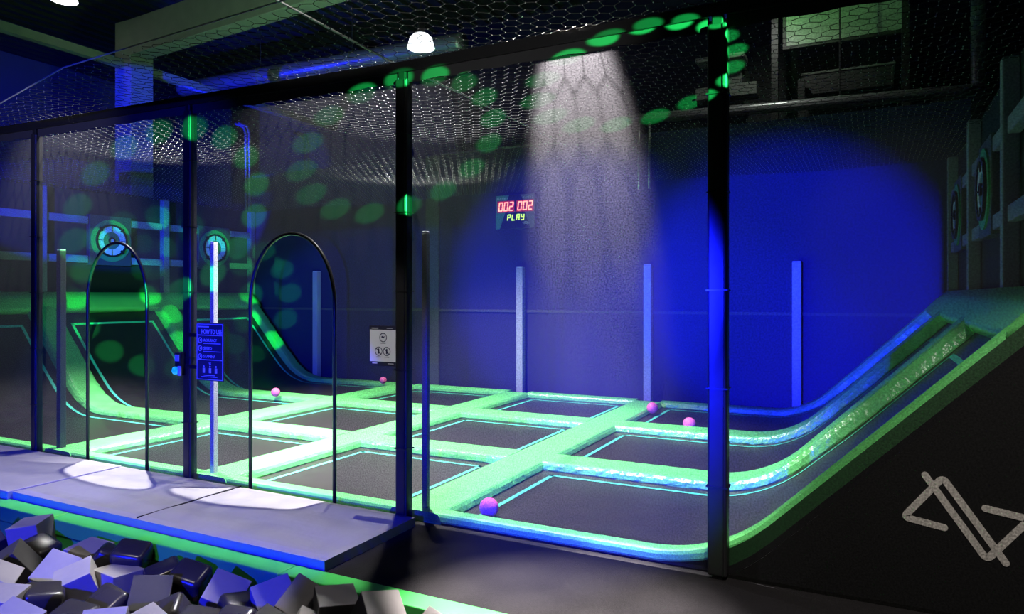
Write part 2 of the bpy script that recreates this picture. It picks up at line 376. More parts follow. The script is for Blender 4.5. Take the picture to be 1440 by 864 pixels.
def path(side, xstart, trim=0.0):
    P = RL if side < 0 else RR
    flat_end = P[0][0]; n = max(2, int(abs(flat_end-xstart)/.12)); pts = []
    for k in range(n): pts.append((xstart+(flat_end-xstart)*k/n, 0, 0, 1))
    P = [q for q in P]
    if trim:
        zt = 1.60-trim*math.sin(math.radians(47.2 if side < 0 else 44.5))
        keep = [q for q in P if q[1] < zt-1e-4]; a, c = keep[-1], P[len(keep)]; f = (zt-a[1])/(c[1]-a[1])
        keep.append(tuple(a[i]+(c[i]-a[i])*f for i in range(4))); P = keep
    return pts+P
XS = [-0.5, -0.485, -0.46]   # fractions unused
def section(w, e, h):
    """pad cross-section, (across, up): soft sloping sides"""
    hw = w/2
    t3 = min(.03, w*.08)
    L = [(-hw+.004, -h-.012), (-hw, -h), (-hw+e*.25, -h*.45), (-hw+e*.65, -h*.10), (-hw+e, -.002), (-hw+e+t3, .002)]
    return L + [(0, .002)] + [(-x, y) for x, y in reversed(L)]
li_front = 0
def pad_x(name, pts, y0, y1, h0, h1, e, label, zoff=0.0, group=None, closed_ends=True):
    """cushion running along x (and up a ramp); pts = (x, z, nx, nz)"""
    rnd = random.Random(int(abs(pts[0][0]*1000)+y0*77)); w_ = y1-y0
    # refine to ~6 cm so the gathered edge can ripple
    fine = []
    for a, c in zip(pts[:-1], pts[1:]):
        d = math.hypot(c[0]-a[0], c[1]-a[1]); n = max(1, int(d/.045))
        for k in range(n): fine.append(tuple(a[i]+(c[i]-a[i])*k/n for i in range(4)))
    fine.append(pts[-1])
    vs = []; N = None; mx = max(q[1] for q in fine) or 1
    for (x, z, nx, nz) in fine:
        h = h0+(h1-h0)*min(1, z/0.6); sec = section(w_, e+(h1>h0)*min(1, z/.5)*.03, h); N = len(sec)
        for j, (a, u) in enumerate(sec):
            rip = rnd.uniform(-.0018, .0018)*(1+2*(h1 > h0))*(li_front < 1) if j in (1, 2, 3, N-2, N-3, N-4) else rnd.uniform(-.0004, .0004)
            up = u+rip*.6+zoff
            vs.append((x+nx*up, (y0+y1)/2+a+(rip if 0 < j < N-1 else 0), z+nz*up))
    m = len(fine); fs = []; b = MB()
    for i in range(m-1):
        for j in range(N-1): fs.append((i*N+j, i*N+j+1, (i+1)*N+j+1, (i+1)*N+j))
    fs += [tuple(range(N)), tuple((m-1)*N+j for j in range(N-1, -1, -1))]
    for i in range(m-1): fs.append((i*N+N-1, i*N, (i+1)*N, (i+1)*N+N-1))
    b.add(vs, fs)
    side = set(range(0, 4)) | set(range(N-5, N-1))
    b.mi = [1 if (q < (m-1)*(N-1) and (q % (N-1)) in side) else 0 for q in range(len(fs))]
    o = b.build(name, [M['pad'], M['pad' if h0 < HD else 'padside']])
    return tag(o, label, 'pad', group)
def pad_y(name, x0, x1, y0, y1, label, z=0.0):
    rnd = random.Random(int(x0*100)+3); sec = section(x1-x0, EB, HD); N = len(sec); vs = []; m = int((y1-y0)/.05)+1
    for i in range(m):
        y = y0+(y1-y0)*i/(m-1)
        for j, (a, u) in enumerate(sec):
            rip = rnd.uniform(-.0018, .0018) if j in (1, 2, 3, N-2, N-3, N-4) else rnd.uniform(-.0004, .0004)
            vs.append(((x0+x1)/2+a+rip, y, z+u+rip*.5))
    fs = []
    for i in range(m-1):
        for j in range(N-1): fs.append((i*N+j, (i+1)*N+j, (i+1)*N+j+1, i*N+j+1))
        fs.append((i*N+N-1, (i+1)*N+N-1, (i+1)*N, i*N))
    fs += [tuple(range(N-1, -1, -1)), tuple((m-1)*N+j for j in range(N))]
    b = MB(); b.add(vs, fs)
    side = set(range(0, 4)) | set(range(N-5, N-1))
    b.mi = [1 if (q < (m-1)*N and (q % N) in side) else 0 for q in range(len(fs))]
    return tag(b.build(name, [M['pad'], M['padside']]), label, 'pad')

pad_y('edge_pad', -0.458, 0.0, -.14, 5.74, 'green depth-wise pad where the left ramp beds begin')
pad_y('edge_pad', 1.711, 2.169, -.14, 5.74, 'green depth-wise pad running back from near the post with the dark sign')
pad_y('edge_pad', 3.85, 4.305, -.14, 5.74, 'wide green depth-wise pad running back from beside the largest pink ball')
LN = ['front', 'second', 'third', 'back']
where = {'A': 'climbing the left ramp', 'B': 'just right of the left ramp', 'C': 'in the middle of the court', 'D': 'climbing the right ramp'}
for li, (y0, y1) in enumerate(LINES):
    yy0, yy1 = y0, y1
    for c, l, r in COLS:
        lab = {0: 'green cross pad at the foot of the front net, ', 1: 'green cross pad behind the nearest beds, ',
               2: 'green cross pad behind the middle beds, ', 3: 'green cross pad along the dark back wall, '}[li]+where[c]
        if c == 'A': pts = path(-1, r+EB, 0.30)[::-1]; pts = [(p[0], p[1], p[2], p[3]) for p in pts]
        elif c == 'D': pts = path(1, l-EB, 0.30)
        else: n = 14; pts = [((l-EB)+(r-l+2*EB)*k/n, 0, 0, 1) for k in range(n+1)]
        hd = .05 if li == 0 else HD; li_front = 1 if li == 0 else 0
        pad_x('edge_pad', pts, yy0, yy1, hd, .10 if c in 'AD' else hd, EB if li else .02, lab)
# pads closing the top of each ramp
def top_band(side, label):
    P = RL if side < 0 else RR; a = math.radians(47.2 if side < 0 else 44.5); xt, zt = P[-1][0], P[-1][1]; nx, nz = P[-1][2], P[-1][3]
    b = MB(); ys = [YN+.06+(5.97-YN-.06)*k/60 for k in range(61)]; prof = [(-.345, -.11), (-.345, -.02), (-.32, .0), (-.16, .006), (0, .0), (.03, -.02), (.09, -.03), (.10, -.06), (.08, -.13)]
    rnd = random.Random(4); vs = []
    for y in ys:
        for (s_, u) in prof:
            u2 = u+rnd.uniform(-.002, .002)
            if s_ <= 0: p = (xt+side*math.cos(a)*s_+nx*u2, y, zt+math.sin(a)*s_+nz*u2)
            else: p = (xt+side*s_, y, zt+u2)
            vs.append(p)
    N = len(prof); fs = [(i*N+j, i*N+(j+1) % N, (i+1)*N+(j+1) % N, (i+1)*N+j) for i in range(60) for j in range(N)]
    fs += [tuple(range(N)), tuple(60*N+j for j in range(N-1, -1, -1))]
    b.add(vs, fs); tag(b.build('edge_pad', M['pad'], smooth=True), label, 'pad')
top_band(-1, 'long green pad along the top of the left ramp under the target wall')
top_band(1, 'long green pad along the top of the right ramp')

def bed(c, l, r, y0, y1, label):
    ramp_ = c in 'AD'
    if c == 'A': pts = path(-1, r+.02, .30)
    elif c == 'D': pts = path(1, l-.02, .30)
    else: pts = [(l-.02+(r-l+.04)*k/8, 0, 0, 1) for k in range(9)]
    def dep(z): return -(HD+.012)-(.04*min(1, z/.6) if ramp_ else 0)
    base = ((min(p[0] for p in pts)+max(p[0] for p in pts))/2, (y0+y1)/2, -.09)
    t = thing('trampoline_bed', label, 'trampoline', base)
    b = MB(); vs = []
    for (x, z, nx, nz) in pts:
        for y in (y0-.02, y1+.02):
            for d in (dep(z), dep(z)-.012): vs.append((x+nx*d, y, z+nz*d))
    m = len(pts); fs = []
    for i in range(m-1):
        for j, k in ((0, 2), (2, 3), (3, 1), (1, 0)): fs.append((i*4+j, i*4+k, (i+1)*4+k, (i+1)*4+j))
    fs += [(0, 1, 3, 2), ((m-1)*4, (m-1)*4+2, (m-1)*4+3, (m-1)*4+1)]
    b.add(vs, fs); b.build('mat', M['bed'], t)
    # turquoise boundary line: two runs along x, closing runs across y
    ins, wd = .125, .042; b = MB()
    # resample path by arclength
    S_ = [0]
    for a, q in zip(pts[:-1], pts[1:]): S_.append(S_[-1]+math.hypot(q[0]-a[0], q[1]-a[1]))
    tot = S_[-1]
    def ev(s):
        for i in range(len(S_)-1):
            if s <= S_[i+1]+1e-9:
                f = (s-S_[i])/(S_[i+1]-S_[i]); return [pts[i][k]+(pts[i+1][k]-pts[i][k])*f for k in range(4)]
        return pts[-1]
    s0, s1 = ins+.02, tot-ins-.02-(.10 if ramp_ else 0)
    def strip(sa, sb, ya, yb):
        n = max(1, int((sb-sa)/.06)); pv = None
        for k in range(n+1):
            x, z, nx, nz = ev(sa+(sb-sa)*k/n); d = dep(z)+.004
            cur = [(x+nx*d, ya, z+nz*d), (x+nx*d, yb, z+nz*d)]
            if pv: b.quad(pv[0], cur[0], cur[1], pv[1])
            pv = cur
    strip(s0, s1, y0+ins, y0+ins+wd); strip(s0, s1, y1-ins-wd, y1-ins)
    strip(s0, s0+wd, y0+ins, y1-ins); strip(s1-wd, s1, y0+ins, y1-ins)
    b.build('boundary_line', M['stripe'], t, recalc=False)
RN = ['nearest row', 'middle row', 'far row']
CN = {'A': 'curved trampoline bed rising up the left ramp', 'B': 'flat trampoline bed next to the left ramp beds', 'C': 'flat trampoline bed in the middle column', 'D': 'curved trampoline bed rising up the right ramp'}
for ri, (y0, y1) in enumerate(ROWS):
    for c, l, r in COLS:
        bed(c, l, r, y0, y1, 'black %s, %s from the front net' % (CN[c], RN[ri]))
# black skirt and side board of the right ramp
b = MB(); b.box((-12, -.12, FZ-.02), (6.3, -.06, -.055)); struct(b.build('trim_3', M['wall']))
t = thing('side_board', 'black board closing the side of the right ramp, white line emblem on it', 'panel', (7.3, -.16, FZ))
b = MB(); a = math.radians(44.5)
def rz(x, off=0):   # height of the ramp line over x
    for p, q in zip(RR[:-1], RR[1:]):
        if p[0] <= x <= q[0]: return p[1]+(q[1]-p[1])*(x-p[0])/(q[0]-p[0])
    return 0 if x < RR[0][0] else 1.6
xs = [6.27]+[6.3+.1*k for k in range(16)]+[7.83, 8.6]
top = [(x, max(FZ+.01, rz(x)-.19)) for x in xs]
for (xa, za), (xb, zb) in zip(top[:-1], top[1:]):
    b.box((xa, -.175, FZ), (xb, -.15, 0)) if False else b.add([(xa,-.175,FZ),(xb,-.175,FZ),(xb,-.175,zb),(xa,-.175,za),(xa,-.14,FZ),(xb,-.14,FZ),(xb,-.14,zb),(xa,-.14,za)], [(0,1,2,3),(5,4,7,6),(3,2,6,7)])
b.build('board', M['board'], t)
b = MB()
for (xa, za), (xb, zb) in zip(top[:-1], top[1:]):
    b.add([(xa,-.16,za),(xb,-.16,zb),(xb,-.16,zb+.05),(xa,-.16,za+.05),(xa,-.10,za),(xb,-.10,zb),(xb,-.10,zb+.05),(xa,-.10,za+.05)], [(0,1,2,3),(3,2,6,7),(5,4,7,6)])
b.build('edge_rail', M['black'], t)
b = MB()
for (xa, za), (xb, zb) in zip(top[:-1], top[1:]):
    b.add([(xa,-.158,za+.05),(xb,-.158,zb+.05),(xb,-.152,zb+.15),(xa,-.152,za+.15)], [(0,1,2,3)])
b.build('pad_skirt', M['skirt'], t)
# emblem: two crossing bent strokes, point-symmetric
def L2(px, py): u = px/960*200; return (7.25+(px-295)/(845-295)*(7.59-7.25), .628-(py-140)/(728-140)*(.628-.238))
cx_, cz_ = 7.42, .433
def round_path(P, r=.022):
    out = [P[0]]
    for i in range(1, len(P)-1):
        p, a, c = Vector(P[i]), Vector(P[i-1]), Vector(P[i+1]); u = (a-p).normalized(); v = (c-p).normalized()
        A_, B_ = p+u*r*1.3, p+v*r*1.3
        for k in range(7):
            f = k/6; out.append(tuple((A_*(1-f)+p*f)*(1-f)+(p*(1-f)+B_*f)*f))
    return out+[P[-1]]
def flat_stroke(b, P, w, y0, y1):
    P = [Vector((p[0], p[1])) for p in P]; n = len(P); Lf = []; Rt = []
    for i, p in enumerate(P):
        d = (P[min(i+1, n-1)]-P[max(i-1, 0)]).normalized(); nn = Vector((-d.y, d.x)); Lf.append(p+nn*w/2); Rt.append(p-nn*w/2)
    d0 = (P[1]-P[0]).normalized(); d1 = (P[-1]-P[-2]).normalized()
    ring = Lf[:]
    for k in range(1, 8):
        a_ = PI/2-PI*k/8; ring.append(P[-1]+d1*math.cos(a_)*w/2+Vector((-d1.y, d1.x))*math.sin(a_)*w/2)
    ring += Rt[::-1]
    for k in range(1, 8):
        a_ = -PI/2-PI*k/8; ring.append(P[0]+d0*math.cos(a_)*w/2+Vector((-d0.y, d0.x))*math.sin(a_)*w/2)
    m = len(ring); vs = [(q.x, y0, q.y) for q in Lf+Rt]
    fs = [(i, i+1, n+i+1, n+i) for i in range(n-1)]
    b.add(vs, fs)
    b.add([(q.x, y0, q.y) for q in ring]+[(q.x, y1, q.y) for q in ring], [(i, (i+1) % m, m+(i+1) % m, m+i) for i in range(m)])
    k0 = [(q.x, y0, q.y) for q in ring[n:n+7]]+[(Rt[-1].x, y0, Rt[-1].y), (Lf[-1].x, y0, Lf[-1].y)]
    b.add(k0, [tuple(range(len(k0)))])
    k1 = [(q.x, y0, q.y) for q in ring[-7:]]+[(Lf[0].x, y0, Lf[0].y), (Rt[0].x, y0, Rt[0].y)]
    b.add(k1, [tuple(range(len(k1)))])
s1 = [L2(430, 525), L2(140, 482), L2(420, 145), L2(845, 728)]
s2 = [(2*cx_-x, 2*cz_-z) for x, z in s1]
b = MB(); flat_stroke(b, round_path(s1), .033, -.181, -.175); b.build('emblem_stroke', M['logo'], t)
b = MB(); flat_stroke(b, round_path(s2), .033, -.1815, -.175); b.build('emblem_stroke', M['logo'], t)

# ---------------------------------------------------------------- front net wall
TOPZ = [(-2.6, 3.33), (-0.4, 3.285), (1.84, 3.25), (4.03, 3.207), (6.22, 3.212), (8.6, 3.22)]
def tz(x):
    for (a, p), (c, q) in zip(TOPZ[:-1], TOPZ[1:]):
        if a <= x <= c: return p+(q-p)*(x-a)/(c-a)
    return TOPZ[-1][1]
POSTX = [(-0.47, .09), (1.79, .095), (4.03, .10), (6.225, .11)]
PL = ['black padded net post at far left of the front net', 'black net post wearing the dark instruction sign', 'thick black net post in the middle of the front net', 'blue-lit black net post in front of the right ramp curve']
for (px, pw), lab in zip(POSTX, PL):
    t = thing('net_post', lab, 'post', (px, YN, FZ))
    b = MB(); b.box((px-pw*.3, YN-.03, FZ), (px+pw*.3, YN+.03, tz(px)-.05)); b.build('pole', M['black'], t, bevel=.008)
    b = MB(); b.box((px-pw/2, YN-pw*.4, FZ+.02), (px+pw/2, YN+pw*.4, tz(px)-.12)); b.build('sleeve', M['sleeve'], t, bevel=.014, seg=3)
    b = MB(); b.tube([(px+pw*.32, YN-pw*.42, FZ+.03), (px+pw*.32, YN-pw*.42, tz(px)-.13)], .004, 6); b.build('zip', M['black'], t)
    for k in range(5):
        z = .45+k*.56; b = MB(); b.box((px-pw/2-.006, YN-pw*.4-.006, z), (px+pw/2+.006, YN+pw*.4+.006, z+.008)); b.build('cable_tie', M['black'], t)
b = MB()
P_ = [(x, z) for x, z in TOPZ]
for (xa, za), (xb, zb) in zip(P_[:-1], P_[1:]):
    b.add([(xa,YN-.035,za-.075),(xb,YN-.035,zb-.075),(xb,YN-.035,zb),(xa,YN-.035,za),(xa,YN+.035,za-.075),(xb,YN+.035,zb-.075),(xb,YN+.035,zb),(xa,YN+.035,za)], [(0,1,2,3),(3,2,6,7),(7,6,5,4),(4,5,1,0)])
tag(b.build('net_rail', M['black']), 'long black rail that the front net hangs from', 'rail')

def arch_pts(xc, hw, zt, z0=FZ+.02):
    pts = [(xc-hw, z0), (xc-hw, zt-hw*1.25)]
    for k in range(1, 20):
        a_ = PI-PI*k/20; pts.append((xc+hw*math.cos(a_), zt-hw*1.25+hw*1.25*math.sin(a_)))
    return pts+[(xc+hw, zt-hw*1.25), (xc+hw, z0)]
def net_panel(x0, x1, label, arch=None):
    t = thing('safety_net', label, 'net', ((x0+x1)/2, YN, FZ)); y = YN
    b = MB(); zb = FZ+.03
    if arch is None:
        n = 6
        for k in range(n):
            a_, c_ = x0+(x1-x0)*k/n, x0+(x1-x0)*(k+1)/n; b.quad((a_, y, zb), (c_, y, zb), (c_, y, tz(c_)-.07), (a_, y, tz(a_)-.07))
    else:
        xc, hw, zt = arch; A_ = arch_pts(xc, hw, zt, zb)
        b.quad((x0, y, zb), (xc-hw, y, zb), (xc-hw, y, tz(xc-hw)-.07), (x0, y, tz(x0)-.07))
        b.quad((xc+hw, y, zb), (x1, y, zb), (x1, y, tz(x1)-.07), (xc+hw, y, tz(xc+hw)-.07))
        for p, q in zip(A_[1:-2], A_[2:-1]): b.quad((p[0], y, p[1]), (q[0], y, q[1]), (q[0], y, tz(q[0])-.07), (p[0], y, tz(p[0])-.07))
    b.build('netting', M['net'], t, recalc=False)
    b = MB(); n = 24; rnd = random.Random(int(x0*10)+50)
    for k in range(n):
        a_, c_ = x0+(x1-x0)*k/n, x0+(x1-x0)*(k+1)/n; d = .13+.01*math.sin(k*1.7)
        d2 = .13+.01*math.sin((k+1)*1.7)
        b.add([(a_, y-.012, tz(a_)-.07-d*.6), (c_, y-.012, tz(c_)-.07-d2*.6), (c_, y-.012, tz(c_)-.06), (a_, y-.012, tz(a_)-.06)], [(0, 1, 2, 3)])
    b.build('hem', M['wall'], t, recalc=False)
    if arch:
        xc, hw, zt = arch; b = MB(); b.tube([(p[0], y-.005, p[1]) for p in arch_pts(xc, hw, zt, FZ+.005)], .015, 8); b.build('doorway_hoop', M['sleeve'], t, smooth=True)
net_panel(-2.6, -0.51, 'fine dark netting left of the leftmost black post')
net_panel(-0.43, 1.745, 'fine dark netting pierced by the smaller, left arched doorway', (0.80, .43, 2.03))
net_panel(1.835, 3.985, 'fine dark netting pierced by the larger, right arched doorway', (2.955, .44, 2.03))
net_panel(4.075, 6.175, 'fine netting lit blue and white in front of the scoreboard')
net_panel(6.275, 8.6, 'fine netting in front of the right ramp')
# long side net from the front to the hall on the right (behind the frame edge)

# grey sleeved posts
def grey_post(x, y, w_, h, label, sm='greysleeve'):
    t = thing('sleeved_post', label, 'post', (x, y, -.06)); b = MB(); b.box((x-w_/2, y-w_/2, -.06), (x+w_/2, y+w_/2, h)); b.build('sleeve', M[sm], t, bevel=.008)
    b = MB(); b.box((x-w_/2+.004, y-w_/2+.004, h), (x+w_/2-.004, y+w_/2-.004, h+.012)); b.build('cap', M['white'], t, bevel=.003)
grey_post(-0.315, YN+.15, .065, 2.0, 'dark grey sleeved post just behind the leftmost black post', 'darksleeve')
grey_post(1.905, YN+.15, .05, 2.0, 'pale grey sleeved post behind the dark instruction sign')
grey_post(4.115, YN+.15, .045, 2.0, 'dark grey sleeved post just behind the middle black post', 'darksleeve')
BX = [(-2.50, 'grey sleeved post at the back wall seen through the right arched doorway'), (1.875, 'pale grey sleeved post at the back wall below the scoreboard'), (4.01, 'grey sleeved post at the back wall beside the two pink balls'), (6.09, 'bluish grey sleeved post where the back pad bends up the right ramp')]
for x, lab in BX: grey_post(x, 6.02, .115, 2.0, lab)
# ---------------------------------------------------------------- target walls
def target_wall(side):
    X = -4.3 if side < 0 else 7.95; k = -side       # k points into the court
    names = 'left' if side < 0 else 'right'
    py = [-0.12, 1.95, 4.05, 6.02] if side < 0 else [-0.06, 1.83, 3.88, 5.95]
    ty = [0.9, 3.03, 5.09] if side < 0 else [0.55, 2.85, 5.0]
    order = ['nearest', 'second nearest', 'second farthest', 'farthest']
    for i, y in enumerate(py):
        b = MB(); b.box((min(X, X+k*.11), y-.06, 1.56), (max(X, X+k*.11), y+.06, 3.26))
        tag(b.build('frame_post', M['frame'], bevel=.01), 'grey padded upright of the %s target wall, %s' % (names, order[i]), 'post')
    for lv, z in (('upper', 2.76), ('lower', 2.13)):
        for i in range(3):
            for h in range(2):
                y0, y1 = (py[i]+.06, ty[i]-.37) if h == 0 else (ty[i]+.37, py[i+1]-.06)
                if y1-y0 < .05: continue
                b = MB(); b.box((min(X, X+k*.08), y0, z-.06), (max(X, X+k*.08), y1, z+.06))
                tag(b.build('frame_bar', M['frame'], bevel=.008), 'grey padded %s bar on the %s wall, %s side of the %s target' % (lv, names, 'camera' if h == 0 else 'far', ['nearest', 'middle', 'farthest'][i]), 'bar')
    for i, y in enumerate(ty):
        t = thing('wall_target', 'round ring target on a square board, %s on the %s wall' % (['nearest', 'middle', 'farthest'][i], names), 'target', (X, y, 2.45))
        c0 = X+k*.0
        b = MB(); b.box((min(X, X+k*.09), y-.36, 2.04), (max(X, X+k*.09), y+.36, 2.86)); b.build('board', M['tboard'], t, bevel=.01)
        def disc(name, r0, r1, d0, d1, m):
            b = MB(); b.lathe([(r0, k*d0), (r0, k*d1), (r1, k*d1), (r1, k*d0)], (X, y, 2.45), 'x', 40); return b.build(name, m, t)
        disc('outer_ring', .27, .345, .085, .105, M['tgreen']); disc('black_ring', .24, .27, .085, .13, M['tblack'])
        rp = disc('light_ring', .145, .24, .085, .115, M['twhite'])
        disc('inner_ring', .055, .145, .085, .108, M['tcore']); disc('bullseye_ring', .035, .055, .085, .13, M['tblack']); disc('bullseye', .0, .033, .085, .12, M['twhite'])
        for j in range(8):
            a_ = PI/4*j; b = MB(); ca, sa = math.cos(a_), math.sin(a_); lng = (.05 if j % 2 else 0)
            r0, r1, hw_ = .15+(0.07 if j % 2 else 0), .24+lng, .016 if j % 2 else .004
            q = [(r0, -hw_), (r1, -hw_), (r1, hw_), (r0, hw_)]
            vs = [(X+k*d, y+r*ca-s_*sa, 2.45+r*sa+s_*ca) for d in (.112, .128) for r, s_ in q]
            b.add(vs, [(0,1,2,3),(7,6,5,4),(0,4,5,1),(1,5,6,2),(2,6,7,3),(3,7,4,0)]); b.build('spoke', M['tblack'], t)
target_wall(-1); target_wall(1)

# ---------------------------------------------------------------- balls
def ball(x, y, z, r, label):
    b = MB(); b.lathe([(max(1e-4, r*math.sin(PI*k/20)), -r*math.cos(PI*k/20)) for k in range(21)], (x, y, z+r), 'z', 32)
    tag(b.build('play_ball', M['pink'], smooth=True), label, 'ball')
ball(4.52, .17, -.075, .071, 'large pink ball in the near corner of the nearest right bed')
ball(-1.10, 3.60, .002, .066, 'pink ball on the left cross pad, seen through the right arched doorway')
ball(-.60, 5.60, .002, .062, 'small pink ball in the far corner beside the middle black post')
ball(4.37, 4.98, -.045, .075, 'pink ball on the pad edge, left of the two far right balls')
ball(5.06, 4.14, -.07, .078, 'pink ball behind the green cross pad, right of the two far right balls')

# ---------------------------------------------------------------- mats, pit border
t = thing('floor_mat', 'large grey floor mat lying in front of the arched doorways', 'mat', (2.55, -.7, FZ))
b = MB(); nx, ny = 60, 16; x0, x1, y0, y1 = .95, 4.16, -1.165, -.245; zt = -.003; vs = []; rnd = random.Random(2)
for j in range(ny+1):
    for i in range(nx+1):
        x = x0+(x1-x0)*i/nx; y = y0+(y1-y0)*j/ny
        ed = min(1, min(i, nx-i, j*2, (ny-j)*2)/3); vs.append((x, y, zt+.004*math.sin(x*5+y*3)*ed+.003*math.sin(y*17+x*2)*ed-(.008 if i in (0, nx) or j in (0, ny) else 0)))
n0 = len(vs); fs = [(j*(nx+1)+i, j*(nx+1)+i+1, (j+1)*(nx+1)+i+1, (j+1)*(nx+1)+i) for j in range(ny) for i in range(nx)]
loop = [(i) for i in range(nx+1)]+[(j*(nx+1)+nx) for j in range(1, ny+1)]+[ny*(nx+1)+i for i in range(nx-1, -1, -1)]+[j*(nx+1) for j in range(ny-1, 0, -1)]
for q in loop: vs.append((vs[q][0]+rnd.uniform(-.003, .003), vs[q][1], FZ+.001))
m_ = len(loop)
for i in range(m_): fs.append((loop[i], n0+i, n0+(i+1) % m_, loop[(i+1) % m_]))
b.add(vs, fs); b.build('mat_cover', M['matgrey'], t, smooth=False)
b = MB(); b.box((x0+.01, y0+.002, FZ+.012), (x1-.01, y0+.003, FZ+.016)); b.box((2.45, y0+.01, zt-.006), (2.456, y1, zt+.0045)); b.build('seam', M['black'], t)
t = thing('floor_mat', 'grey floor mat at the left edge, butted against the larger mat', 'mat', (-.6, -.7, FZ))
b = MB(); b.box((-3.0, -1.2, FZ), (.94, -.245, -.002)); b.build('mat_cover', M['matgrey'], t, bevel=.008)
# border of the foam pit
t = thing('pit_border', 'green padded border along the foam pit', 'border', (3, -1.25, FZ-.1))
segs = [(-3.0, -.2), (-.2, 1.72), (1.72, 3.955), (3.955, 6.2)]
for i, (a_, c_) in enumerate(segs):
    b = MB(); b.box((a_+.003, -1.325, -.175), (c_-.003, -1.172, -.065)); b.build('pad_segment', M['border'], t, bevel=.007)
b = MB(); b.box((-3.0, -1.315, -.62), (6.2, -1.18, -.182)); b.build('lower_pad', M['border'], t)

# ---------------------------------------------------------------- signs and device on the net
def sign_how():
    x0, x1, z0, z1 = 1.955, 2.275, .835, 1.315; y = YN-.062
    t = thing('instruction_sign', 'dark sign reading HOW TO USE, fixed to a net post left of the larger doorway', 'sign', ((x0+x1)/2, y, z0))
    b = MB(); b.box((x0, y-.006, z0), (x1, y+.004, z1)); b.build('panel', M['navy'], t, bevel=.002)
    b = MB(); b.box((1.80, y+.004, z1-.12), (x1-.05, y+.020, z1-.09)); b.box((1.80, y+.004, z0+.09), (x1-.05, y+.020, z0+.12)); b.build('bracket', M['black'], t)
    yy = y-.0075
    def bar(b, xa, za, xb, zb): b.box((xa, yy-.001, za), (xb, yy+.001, zb))
    b = MB(); e = .006
    bar(b, x0+.006, z1-.012, x1-.006, z1-.008); bar(b, x0+.006, z0+.008, x1-.006, z0+.012); bar(b, x0+.006, z0+.008, x0+.010, z1-.008); bar(b, x1-.010, z0+.008, x1-.006, z1-.008)
    for z in (z1-.105, z0+.17): bar(b, x0+.01, z, x1-.01, z+.006)
    b.build('border_line', M['white'], t)
    b = MB(); bar(b, x0+.018, z1-.036, x0+.15, z1-.027); b.build('small_print', M['white'], t)
    text('HOW TO USE', .052, (x0+.055, yy, z1-.09), (1, 0, 0), (0, 0, 1), M['white'], t, bold=.001, width=.245)
    for s_, z in (('ACCURACY', z1-.155), ('SPEED', z1-.222), ('STAMINA', z1-.29)):
        text(s_, .034, (x0+.085, yy, z), (1, 0, 0), (0, 0, 1), M['white'], t, width=.02*len(s_))
        b = MB(); bar(b, x0+.085, z-.018, x1-.03, z-.013); b.build('small_print', M['white'], t)
        b = MB(); b.lathe([(.018, 0), (.018, -.002), (.024, -.002), (.024, 0)], (x0+.046, yy, z+.01), 'y', 20); bar(b, x0+.043, z+.002, x0+.049, z+.018); b.build('icon', M['white'], t)
    text('VS', .024, (x0+.15, yy, z0+.135), (1, 0, 0), (0, 0, 1), M['white'], t)
    for xx in (x0+.09, x0+.165, x0+.235):
        b = MB(); b.lathe([(.0, -.001), (.008, -.001), (.008, 0)], (xx, yy, z0+.118), 'y', 12)
        b.box((xx-.012, yy-.001, z0+.065), (xx+.012, yy+.001, z0+.105)); b.build('figure_icon', M['white'], t)
    b = MB(); bar(b, x0+.09, z0+.042, x1-.10, z0+.047); bar(b, x0+.06, z0+.03, x1-.07, z0+.034); b.build('small_print', M['white'], t)
sign_how()
def sign_rules():
    x0, x1, z0, z1 = 3.745, 3.985, 1.065, 1.295; y = YN-.022
    t = thing('rules_sign', 'white sign with round pictograms beside the middle net post', 'sign', ((x0+x1)/2, y, z0-.03))
    b = MB(); b.box((x0-.006, y, z0-.03), (x1+.004, y+.006, z1+.03)); b.build('backing', M['navy'], t)
    b = MB(); b.box((x0, y-.003, z0), (x1, y, z1)); b.build('panel', M['paper'], t); yy = y-.0035
    for xx, zz, bar_ in ((x0+.12, z1-.055, 0), (x0+.08, z0+.075, 1), (x0+.152, z0+.075, 1)):
        b = MB(); b.lathe([(.028, 0), (.028, -.001), (.033, -.001), (.033, 0)], (xx, yy, zz), 'y', 28)
        if bar_:
            b.add([(xx-.025, yy-.001, zz+.02), (xx-.02, yy-.001, zz+.025), (xx+.025, yy-.001, zz-.02), (xx+.02, yy-.001, zz-.025)], [(0, 1, 2, 3)])
            b.lathe([(.0, -.001), (.006, -.001), (.006, 0)], (xx, yy, zz+.014), 'y', 10); b.box((xx-.006, yy-.001, zz-.018), (xx+.006, yy, zz+.008))
        else:
            b.add([(xx-.018, yy-.001, zz+.004), (xx-.008, yy-.001, zz+.012), (xx+.002, yy-.001, zz+.006), (xx+.016, yy-.001, zz+.01), (xx+.006, yy-.001, zz-.006), (xx-.006, yy-.001, zz-.004)], [(0, 1, 2, 3, 4, 5)])
        b.build('pictogram', M['ink'], t)
        b = MB(); b.box((xx-.022, yy-.0005, zz-.044), (xx+.022, yy, zz-.040)); b.build('caption', M['ink'], t)
    b = MB(); b.box((x0+.015, y-.001, z1+.008), (x0+.075, y, z1+.014)); b.box((x0+.15, y-.001, z1+.009), (x0+.2, y, z1+.012)); b.box((x0+.02, y-.001, z0-.016), (x0+.065, y, z0-.009)); b.box((x0+.16, y-.001, z0-.015), (x0+.21, y, z0-.011)); b.build('small_print', M['white'], t)
sign_rules()
t = thing('push_button_box', 'small black switch box with a round turquoise button on a net post', 'switch', (1.73, YN-.05, .86))
b = MB(); b.box((1.715, YN-.095, .86), (1.785, YN-.042, 1.06)); b.build('housing', M['sleeve'], t, bevel=.008)
